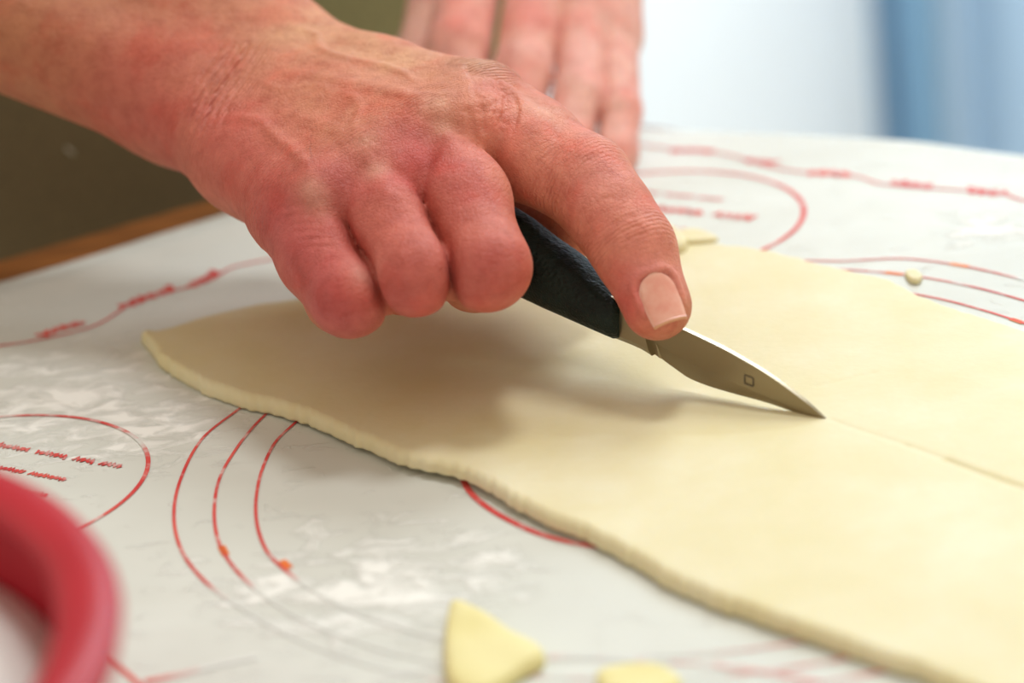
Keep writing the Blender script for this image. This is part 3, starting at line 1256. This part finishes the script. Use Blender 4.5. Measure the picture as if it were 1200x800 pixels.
def nb_mean(X):
    return np.stack([np.bincount(_e[:, 0], X[_e[:, 1], c], _n) + np.bincount(_e[:, 1], X[_e[:, 0], c], _n) for c in range(X.shape[1])], 1) / _deg[:, None]


_curv = ((nb_mean(BV) - BV) * normals_of(BV, BQ)).sum(1)
_m = (_curv > .00003).astype(float)[:, None]
for _ in range(4):
    _m = np.clip(nb_mean(_m) * 1.6, 0, 1)
for _ in range(10):
    BV = BV + .5 * _m * (nb_mean(BV) - BV)
print('body', len(BV), len(BQ), round(time.time() - t_start, 1), 's')
# ---- skin relief and colouring, placed on the finished surface
BN = normals_of(BV, BQ)
pu, pv, pd = project(BV)
facing = ((CAM - BV) * BN).sum(1) > 0
vis = np.nonzero(facing & (pu > -150) & (pu < 900) & (pv > -150) & (pv < 500))[0]


def pick(u, v):
    d2 = (pu[vis] - u) ** 2 + (pv[vis] - v) ** 2
    c = vis[d2 < max(36.0, d2.min() * 1.5 + 1)]
    return BV[c[np.argmin(pd[c])]]


RH = np.nonzero(BV[:, 1] < .83)[0]                # right hand and forearm
disp = np.zeros(len(BV))


def ridge(px, height, width, ends=True, n=24):
    pts = np.array([pick(*q) for q in smooth_poly(px, n)])
    lo, hi = pts.min(0) - 4 * width, pts.max(0) + 4 * width
    m = np.nonzero(((BV > lo) & (BV < hi)).all(1) & facing)[0]
    d, t = line_dist(BV[m], pts)
    a = np.exp(-(d / width) ** 2)
    if ends:
        a *= np.clip(np.minimum(t, 1 - t) * 6, 0, 1) ** .7
    disp[m] += height * a


def dome(q, height, rad):
    c = pick(*q)
    d = np.linalg.norm(BV - c, axis=1)
    disp[:] += height * np.exp(-(d / rad) ** 2)


# knuckles
dome((508, 118), .0007, .0055)
dome((426, 166), .0006, .0055)
dome((350, 214), .0002, .0065)
dome((572, 92), .0008, .0070)
dome((706, 190), .0010, .0065)
dome((758, 272), .0005, .0050)
# skin pulled over the bone down to the webs
ridge([(508, 118), (520, 145), (535, 178)], .0006, .0024)
ridge([(426, 166), (440, 195), (458, 235)], .0006, .0028)
ridge([(352, 214), (375, 235), (398, 262)], .0005, .0028)
# sinews and veins on the back of the hand
ridge([(500, 112), (450, 100), (390, 88), (330, 78)], .0006, .0026)
ridge([(418, 160), (370, 140), (320, 120)], .0005, .0026)
ridge([(262, 132), (300, 136), (318, 152), (340, 172), (362, 196)], .0007, .0017)
ridge([(336, 26), (370, 34), (377, 52), (410, 63), (455, 74), (490, 92)], .0007, .0016)
ridge([(395, 100), (420, 118), (412, 140), (425, 158)], .0004, .0014)
ridge([(300, 90), (330, 100), (365, 95), (400, 110)], .0003, .0013)
# creases across the wrist
for k, (dx, dp) in enumerate(((0, 1.0), (-9, .55), (-18, .6), (11, .45), (22, .3), (-30, .3))):
    ridge([(292 + dx, 42), (268 + dx, 78), (246 + dx, 112), (226 + dx, 158)], -.0015 * dp, .0007 + .0001 * (k == 0))
# folds where the index finger leaves the knuckle and beside the web
ridge([(566, 112), (570, 135), (574, 160)], -.0008, .0009)
ridge([(548, 118), (556, 145), (568, 172)], -.0005, .0009)
for k in range(7):
    ridge([(546 + 9 * k, 68 + 5 * k), (556 + 8 * k, 90 + 6 * k), (557 + 6 * k, 116 + 7 * k)], -.00055, .0008)
for (a, b_) in (((690, 238), (722, 226)), ((712, 262), (748, 248)), ((722, 272), (757, 262)), ((728, 281), (762, 271)), ((690, 186), (712, 178))):
    ridge([a, ((a[0] + b_[0]) / 2, (a[1] + b_[1]) / 2 - 5), b_], -.00025, .0007)
for k in range(6):
    ridge([(318 + 6 * k, 243 + 9 * k), (345 + 6 * k, 238 + 9 * k), (372 + 5 * k, 241 + 9 * k)], -.00018, .0007)

# the nail bed on the index finger
ax_n = I_[5] - I_[4]
L_n = np.linalg.norm(ax_n)
ax_n /= L_n
side = CAM - I_[5]
side -= ax_n * (side @ ax_n)
side /= np.linalg.norm(side)
ot = np.cross(ax_n, side)
if project((I_[5] + ot * .01)[None])[0][0] < project(I_[5][None])[0][0]:
    ot = -ot
NTURN = math.radians(12)
n_n = side * math.cos(NTURN) + ot * math.sin(NTURN)
m_n = np.cross(ax_n, n_n)
if m_n @ ot < 0:
    m_n = -m_n
NB = L_n - .0054                # nail root, measured from the last joint
NLEN, NHW = .0126, .0051


def nail_mask(s, wv):
    """signed distance (m) to the nail outline in unrolled finger coordinates"""
    x = np.abs(wv) - (NHW - .0030)
    y = np.abs(s - NB - NLEN / 2) - (NLEN / 2 - .0030)
    return np.hypot(np.maximum(x, 0), np.maximum(y, 0)) + np.minimum(np.maximum(x, y), 0) - .0030


def tip_r(s):
    t = np.clip(s / L_n, 0, 1)
    r = .0098 + (.0087 - .0098) * t
    over = np.clip(s - L_n, 0, .0085)
    return np.sqrt(np.maximum(r * r - over * over, 1e-7))


near = np.nonzero(np.linalg.norm(BV - I_[5], axis=1) < .02)[0]
q = BV[near] - I_[4]
ss = q @ ax_n
rad = q - ss[:, None] * ax_n
phi = np.arctan2(rad @ m_n, rad @ n_n)
front = np.abs(phi) < 1.5
sd = nail_mask(ss, phi * .0085)
dd = np.where(sd < 0, -.00050 * np.clip(-sd / .0005, 0, 1), .00045 * np.exp(-((sd - .0009) / .0009) ** 2))
dd *= front
dd[(ss > NB + NLEN - .003) & (sd > 0)] *= .2
disp[near] += dd

BV = BV + BN * disp[:, None]
BN = normals_of(BV, BQ)

# skin colour zones: redness and tan, with lit tops and shaded sides painted in
base = np.tile(np.array(rgb(200, 124, 94)[:3]), (len(BV), 1))


def zone(q, rad, c, a, aniso=None):
    ctr = pick(*q)
    d = np.linalg.norm(BV - ctr, axis=1)
    wgt = (a * np.exp(-(d / rad) ** 2))[:, None]
    base[:] = base * (1 - wgt) + np.array(rgb(*c)[:3]) * wgt


red, deep, pale, brown, pink = (192, 94, 82), (184, 82, 80), (232, 190, 158), (176, 110, 76), (220, 140, 126)
for q_, r_ in (((60, 60), .035), ((-40, 20), .05), ((110, 90), .03), ((10, 0), .04)):
    zone(q_, r_, brown, .75)
zone((140, 110), .022, red, .55)
zone((190, 150), .022, red, .6)
for q_ in ((300, 210), (270, 190), (250, 160)):
    zone(q_, .016, red, .6)
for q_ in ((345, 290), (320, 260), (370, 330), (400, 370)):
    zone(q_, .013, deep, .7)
for q_ in ((440, 270), (470, 320), (420, 220), (490, 360)):
    zone(q_, .013, red, .75)
for q_ in ((540, 240), (565, 300), (590, 330), (500, 200), (530, 190)):
    zone(q_, .013, red, .75)
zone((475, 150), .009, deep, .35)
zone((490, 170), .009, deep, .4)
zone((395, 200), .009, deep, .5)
for q_ in ((600, 150), (640, 190), (680, 230), (715, 280), (745, 340)):
    zone(q_, .012, (222, 134, 112), .75)  # index finger lightened, light falling on it painted into the tone
zone((585, 100), .006, (200, 104, 92), .4)
zone((705, 205), .008, pink, .6)
zone((740, 330), .008, (208, 108, 96), .55)
zone((775, 320), .007, pink, .6)
zone((725, 360), .007, (206, 100, 90), .6)
for q_, r_ in (((508, 117), .0032), ((520, 145), .0026), ((426, 165), .0030), ((440, 195), .0030), ((362, 215), .0030),
               ((372, 235), .003), ((428, 320), .004), ((560, 68), .006), ((640, 125), .005)):
    zone(q_, r_ * 1.2, pale, .26)
for q_, r_ in (((420, 45), .014), ((360, 22), .014), ((480, 65), .010)):
    zone(q_, r_, (212, 156, 116), .7)  # top of hand and wrist lighter, light from above painted in
ml_ = BV[:, 1] > .815
lw = (np.clip((BV[:, 1] - .812) / .01, 0, 1) * np.clip((BV[:, 0] + .07) / .02, 0, 1))[:, None]
base = base * (1 - lw * .8) + np.array(rgb(240, 184, 164)[:3]) * lw * .8  # left hand paler, its back lighting put into the skin colour
for q_, c_ in (((615, 12), (224, 120, 104)), ((545, 20), (226, 136, 116)), ((690, 60), (238, 176, 160))):
    zone(q_, .010, c_, .7)

# wrinkle coordinate along the fingers and its strength near the joints
wr = np.zeros(len(BV))
wa = np.zeros(len(BV))
for pts, joints in ((I_, ((0, .012, 1.3), (2, .008, .28), (4, .006, .30))), (M_, ((0, .008, .3), (2, .007, .12))),
                    (R_, ((0, .008, .3), (2, .007, .12))), (K_, ((0, .012, .45), (2, .007, .12)))):
    for j, rad_, amp in joints:
        a = pts[max(j - 1, 0)] if j else pts[0] - HD * .03
        b_ = pts[min(j + 1, len(pts) - 1)]
        d = b_ - a
        d /= np.linalg.norm(d)
        qv = BV - pts[j]
        s_ = qv @ d
        wgt = amp * np.exp(-(s_ / rad_) ** 2) * np.exp(-(np.maximum(np.linalg.norm(qv, axis=1) - .013, 0) / .004) ** 2)
        m = wgt > wa
        wa[m] = wgt[m]
        wr[m] = s_[m]
wc = pick(258, 95)
qv = BV - wc
wgt = .55 * np.exp(-((qv @ fa_ax) / .012) ** 2) * np.exp(-(np.linalg.norm(qv, axis=1) / .03) ** 2)
m = wgt > wa
wa[m] = wgt[m]
wr[m] = (qv @ fa_ax)[m]

base = np.clip(base * np.array([1.03, 1.06, 1.22]), 0, .95)
skin, nt, b = new_mat('skin')
b.inputs['Roughness'].default_value = 0.56
b.inputs['Specular IOR Level'].default_value = 0.30
b.inputs['Subsurface Weight'].default_value = 0.22
b.inputs['Subsurface Radius'].default_value = (1.0, 0.32, 0.18)
b.inputs['Subsurface Scale'].default_value = 0.0028
at = nd(nt, 'ShaderNodeAttribute', attribute_name='skin_tone')
tc = nd(nt, 'ShaderNodeTexCoord')
nz = nd(nt, 'ShaderNodeTexNoise', i_Scale=170.0, i_Detail=6.0, i_Roughness=0.7)
nt.links.new(tc.outputs['Object'], nz.inputs['Vector'])
mott = ramp(nt, nz.outputs['Fac'], [(0.28, (0.72, 0.56, 0.52)), (0.5, (0.97, 0.96, 0.95)), (0.72, (1.16, 1.24, 1.22))])
mx = nd(nt, 'ShaderNodeMix', data_type='RGBA', blend_type='MULTIPLY')
mx.inputs[0].default_value = 0.75
nt.links.new(at.outputs['Color'], mx.inputs[6])
nt.links.new(mott.outputs[0], mx.inputs[7])
nl = nd(nt, 'ShaderNodeTexNoise', i_Scale=62.0, i_Detail=4.0, i_Roughness=0.6)
nt.links.new(tc.outputs['Object'], nl.inputs['Vector'])
blo = ramp(nt, nl.outputs['Fac'], [(0.34, (1.02, 0.74, 0.72)), (0.5, (1, 1, 1)), (0.68, (1.02, 1.12, 1.06))])
mx2 = nd(nt, 'ShaderNodeMix', data_type='RGBA', blend_type='MULTIPLY')
mx2.inputs[0].default_value = 0.8
nt.links.new(mx.outputs[2], mx2.inputs[6])
nt.links.new(blo.outputs[0], mx2.inputs[7])
nt.links.new(mx2.outputs[2], b.inputs['Base Color'])
# fine relief: pores, cross-hatched creases, wrinkles over the joints
a_r = nd(nt, 'ShaderNodeAttribute', attribute_name='wrinkle_coord')
a_a = nd(nt, 'ShaderNodeAttribute', attribute_name='wrinkle_amount')
nw = nd(nt, 'ShaderNodeTexNoise', i_Scale=140.0, i_Detail=3.0)
nt.links.new(tc.outputs['Object'], nw.inputs['Vector'])
ma = nd(nt, 'ShaderNodeMath', operation='MULTIPLY_ADD')
nt.links.new(nw.outputs['Fac'], ma.inputs[0])
ma.inputs[1].default_value = .0020
nt.links.new(a_r.outputs['Fac'], ma.inputs[2])
mf = nd(nt, 'ShaderNodeMath', operation='MULTIPLY')
nt.links.new(ma.outputs[0], mf.inputs[0])
mf.inputs[1].default_value = 2 * math.pi / .00125
sn = nd(nt, 'ShaderNodeMath', operation='SINE')
nt.links.new(mf.outputs[0], sn.inputs[0])
mh = nd(nt, 'ShaderNodeMath', operation='MULTIPLY')
nt.links.new(sn.outputs[0], mh.inputs[0])
nt.links.new(a_a.outputs['Fac'], mh.inputs[1])
bw = nd(nt, 'ShaderNodeBump', i_Strength=0.9, i_Distance=0.00026)
nt.links.new(mh.outputs[0], bw.inputs['Height'])
vo = nd(nt, 'ShaderNodeTexVoronoi', i_Scale=900.0, feature='DISTANCE_TO_EDGE')
nt.links.new(tc.outputs['Object'], vo.inputs['Vector'])
rv = ramp(nt, vo.outputs['Distance'], [(0.0, (0, 0, 0)), (0.16, (1, 1, 1))])
bv_ = nd(nt, 'ShaderNodeBump', i_Strength=0.6, i_Distance=0.00014)
nt.links.new(rv.outputs[0], bv_.inputs['Height'])
nt.links.new(bw.outputs[0], bv_.inputs['Normal'])
nf = nd(nt, 'ShaderNodeTexNoise', i_Scale=330.0, i_Detail=5.0, i_Roughness=0.65)
nt.links.new(tc.outputs['Object'], nf.inputs['Vector'])
bf = nd(nt, 'ShaderNodeBump', i_Strength=0.75, i_Distance=0.0008)
nt.links.new(nf.outputs['Fac'], bf.inputs['Height'])
nt.links.new(bv_.outputs[0], bf.inputs['Normal'])
nt.links.new(bf.outputs[0], b.inputs['Normal'])

person = empty('person', (HIP[0], HIP[1], -0.92))
tag(person, 'person in dark olive apron cutting dough, one hand gripping the knife', 'person')
body = mesh_obj('body', BV, BQ, skin, person)
for nm, typ, arr in (('skin_tone', 'FLOAT_COLOR', np.column_stack([base, np.ones(len(base))])), ('wrinkle_coord', 'FLOAT', wr), ('wrinkle_amount', 'FLOAT', wa)):
    a = body.data.attributes.new(nm, typ, 'POINT')
    a.data.foreach_set('color' if typ == 'FLOAT_COLOR' else 'value', arr.astype(np.float32).ravel())

# fingernail plate
nu, nv = 25, 23
V = []
for th in (0, 1):
    for i in range(nu):
        for j in range(nv):
            s_ = NB + NLEN * i / (nu - 1)
            # rounded plate outline
            y = abs(2 * i / (nu - 1) - 1)
            yy_ = 1 - 2 * i / (nu - 1)
            half = NHW * (math.sqrt(max(.0, 1 - ((yy_ - .15) / .86) ** 2)) if yy_ > .15 else 1 - .10 * max(0, -yy_ - .3) ** 2) + 1e-5
            wv = half * (2 * j / (nv - 1) - 1)
            f_ = wv / .0085
            over = max(0.0, s_ - L_n) * .55
            r = float(tip_r(np.array([L_n]))[0]) if s_ > L_n else float(tip_r(np.array([s_]))[0])
            r = r - over * over * 22 + .00012 - th * .0005 - .0006 * max(0, abs(2 * j / (nv - 1) - 1) - .8) * 5 * .6
            c = I_[4] + ax_n * s_
            V.append(c + (n_n * math.cos(f_) + m_n * math.sin(f_)) * r)
n = nu * nv
F = [tuple(q) for q in grid_faces(nu, nv, 0)] + [tuple(q) for q in grid_faces(nu, nv, n, True)]
rim = [i * nv for i in range(nu)] + [(nu - 1) * nv + j for j in range(1, nv)] + [i * nv + nv - 1 for i in range(nu - 2, -1, -1)] + [j for j in range(nv - 2, 0, -1)]
for a, b_ in zip(rim, rim[1:] + rim[:1]):
    F.append((a, b_, b_ + n, a + n))
m_nail, nt, b = new_mat('fingernail')
b.inputs['Base Color'].default_value = rgb(236, 168, 152)
b.inputs['Roughness'].default_value = 0.3
b.inputs['Subsurface Weight'].default_value = 0.2
b.inputs['Subsurface Radius'].default_value = (1, .4, .3)
b.inputs['Subsurface Scale'].default_value = .002
tc = nd(nt, 'ShaderNodeTexCoord')
n1 = nd(nt, 'ShaderNodeTexNoise', i_Scale=200.0, i_Detail=3.0)
nt.links.new(tc.outputs['Object'], n1.inputs['Vector'])
r_ = ramp(nt, n1.outputs['Fac'], [(0.35, rgb(232, 158, 142)), (0.65, rgb(242, 186, 170))])
nt.links.new(r_.outputs[0], b.inputs['Base Color'])
nail = mesh_obj('fingernail', V, F, m_nail, person)
nail['label'] = 'pale pink fingernail'
# free edge of the nail
V2 = []
for j in range(nv):
    e = (nu - 1) * nv + j
    a, b_ = np.array(V[e]), np.array(V[e + n])
    out = ax_n * .0006
    V2 += [a, b_, a + out * .9 - (a - b_) * .2, b_ + out]
F2 = []
for j in range(nv - 1):
    p = j * 4
    F2 += [(p, p + 2, p + 6, p + 4), (p + 1, p + 5, p + 7, p + 3), (p + 2, p + 3, p + 7, p + 6)]
F2 += [(0, 1, 3, 2), ((nv - 1) * 4, (nv - 1) * 4 + 2, (nv - 1) * 4 + 3, (nv - 1) * 4 + 1)]
m_nedge = simple_mat('nail_free_edge', rgb(226, 172, 138), rgb(214, 152, 120), 300, .5)
mesh_obj('nail_edge', V2, F2, m_nedge, nail)

# ------------------------------------------------------------------ clothes
m_shirt = simple_mat('grey_green_shirt', rgb(168, 168, 122), rgb(150, 150, 108), 500, .85, .4, 900)
m_apron = simple_mat('dark_olive_apron', rgb(118, 104, 74), rgb(102, 92, 66), 700, .8, .4, 1200)
m_trous = simple_mat('dark_trousers', rgb(38, 44, 38), rgb(30, 34, 30), 400, .85)
FC = Field(np.arange(-.50, .36, .008), np.arange(.74, 1.34, .008), np.arange(-.12, .62, .008))
sh = FC.new()
for z0, z1, h0, h1 in ((-.10, .15, .116, .112), (.15, .40, .112, .127)):
    for s_ in (-.07, 0, .07):
        FC.cone(sh, HIP + RI * s_ + [0, 0, z0], HIP + RI * s_ + [0, 0, z1], h0 * .92, h1 * .92, .03, margin=.05)
FC.cone(sh, SH_R, SH_L, .060, .060, .05, margin=.05)
FC.cone(sh, SH_R * .45 + ELB * .55, SH_R, .060, .064, .03, margin=.05)
FC.cone(sh, SH_L * .45 + ELB_L * .55, SH_L, .060, .064, .03, margin=.05)
FC.cone(sh, HIP + [0, 0, .40], HIP + [0, 0, .47], .075, .066, .05, margin=.05)
sh[:, :, :2] = .03
SV, SQ = FC.nets(sh)
SV = relax(SV, SQ, 3)
SV = SV + normals_of(SV, SQ) * (.003 * vnoise(SV, 45, 31))[:, None]
mesh_obj('shirt', SV, SQ, m_shirt, person)
FT = Field(np.arange(-.45, .25, .014), np.arange(.80, 1.26, .014), np.arange(FLOOR_Z - .02, -.02, .014))
tr = FT.new()
for s_ in (-.085, .085):
    FT.cone(tr, HIP + RI * s_ * .8 + [0, 0, -.10], HIP + RI * s_ + [0, 0, -.45], .090, .072, .03, margin=.06)
    FT.cone(tr, HIP + RI * s_ + [0, 0, -.45], HIP + RI * s_ + [0, 0, FLOOR_Z + .05], .072, .060, .03, margin=.06)
    FT.cone(tr, HIP + RI * s_ + [0, 0, FLOOR_Z + .04], HIP + RI * s_ + FI * .13 + [0, 0, FLOOR_Z + .035], .045, .033, .02, margin=.05)
tr[:, :, :2] = .03
TV, TQ = FT.nets(tr)
TV = relax(TV, TQ, 3)
TV[:, 2] = np.maximum(TV[:, 2], FLOOR_Z + .001)
mesh_obj('trousers', TV, TQ, m_trous, person)
# apron: a thick cloth wrapped round the front of the trunk, hanging in loose folds
nu, nv = 90, 70
V = []
for th in (0, 1):
    for i in range(nu):
        a = math.radians(-8 + 96 * i / (nu - 1))
        for j in range(nv):
            z = -.55 + .90 * j / (nv - 1)
            A, B = .186, .122
            swell = 1 + .05 * math.exp(-((z - .02) / .12) ** 2)
            fold = .0045 * math.sin(a * 7 + .8 * math.sin(z * 9)) * min(1, max(0, (.20 - z) / .25)) + .002 * math.sin(z * 30 + a * 5)
            rr = 1.0
            x, y = A * math.sin(a) * swell, (B + fold) * math.cos(a) * swell
            p = HIP + RI * (x + math.copysign(.004, x)) + FI * (y + .008) + np.array([0, 0, z])
            nrm = RI * (math.sin(a) / A) + FI * (math.cos(a) / B)
            nrm /= np.linalg.norm(nrm)
            V.append(p - nrm * .0018 * th)
n = nu * nv
F = [tuple(q) for q in grid_faces(nu, nv, 0, True)] + [tuple(q) for q in grid_faces(nu, nv, n)]
rim = [i * nv for i in range(nu)] + [(nu - 1) * nv + j for j in range(1, nv)] + [i * nv + nv - 1 for i in range(nu - 2, -1, -1)] + [j for j in range(nv - 2, 0, -1)]
for a, b_ in zip(rim, rim[1:] + rim[:1]):
    F.append((a, a + n, b_ + n, b_))
apron = mesh_obj('apron', V, F, m_apron, person)
av = np.array(V[:n])
au, aw, ad = project(av)
k = int(np.argmin((au - 75) ** 2 + (aw - 160) ** 2 + 1e6 * (((CAM - av) @ FI) < 0)))
c0 = av[k] + (CAM - av[k]) / np.linalg.norm(CAM - av[k]) * .0012
LV, LF = [], []
for i in range(6):
    t = i / 5
    c = c0 + RI * (-.0022 * (t - .5)) + np.array([0, 0, -.0030 * (t - .5)]) + FI * .0006 * math.sin(t * 3.14)
    r = .00045 * (1 - .6 * abs(2 * t - 1))
    for a in range(6):
        LV.append(c + (RI * math.cos(a * 1.0472) + FI * math.sin(a * 1.0472)) * r)
for i in range(5):
    for a in range(6):
        LF.append((i * 6 + a, i * 6 + (a + 1) % 6, i * 6 + 6 + (a + 1) % 6, i * 6 + 6 + a))
LF += [tuple(range(5, -1, -1)), tuple(range(30, 36))]
lint = mesh_obj('lint', LV, LF, simple_mat('white_lint', rgb(226, 222, 206), rgb(214, 210, 194), 400, .9), apron)
lint['label'] = 'white fleck of lint'
print('all', round(time.time() - t_start, 1), 's')
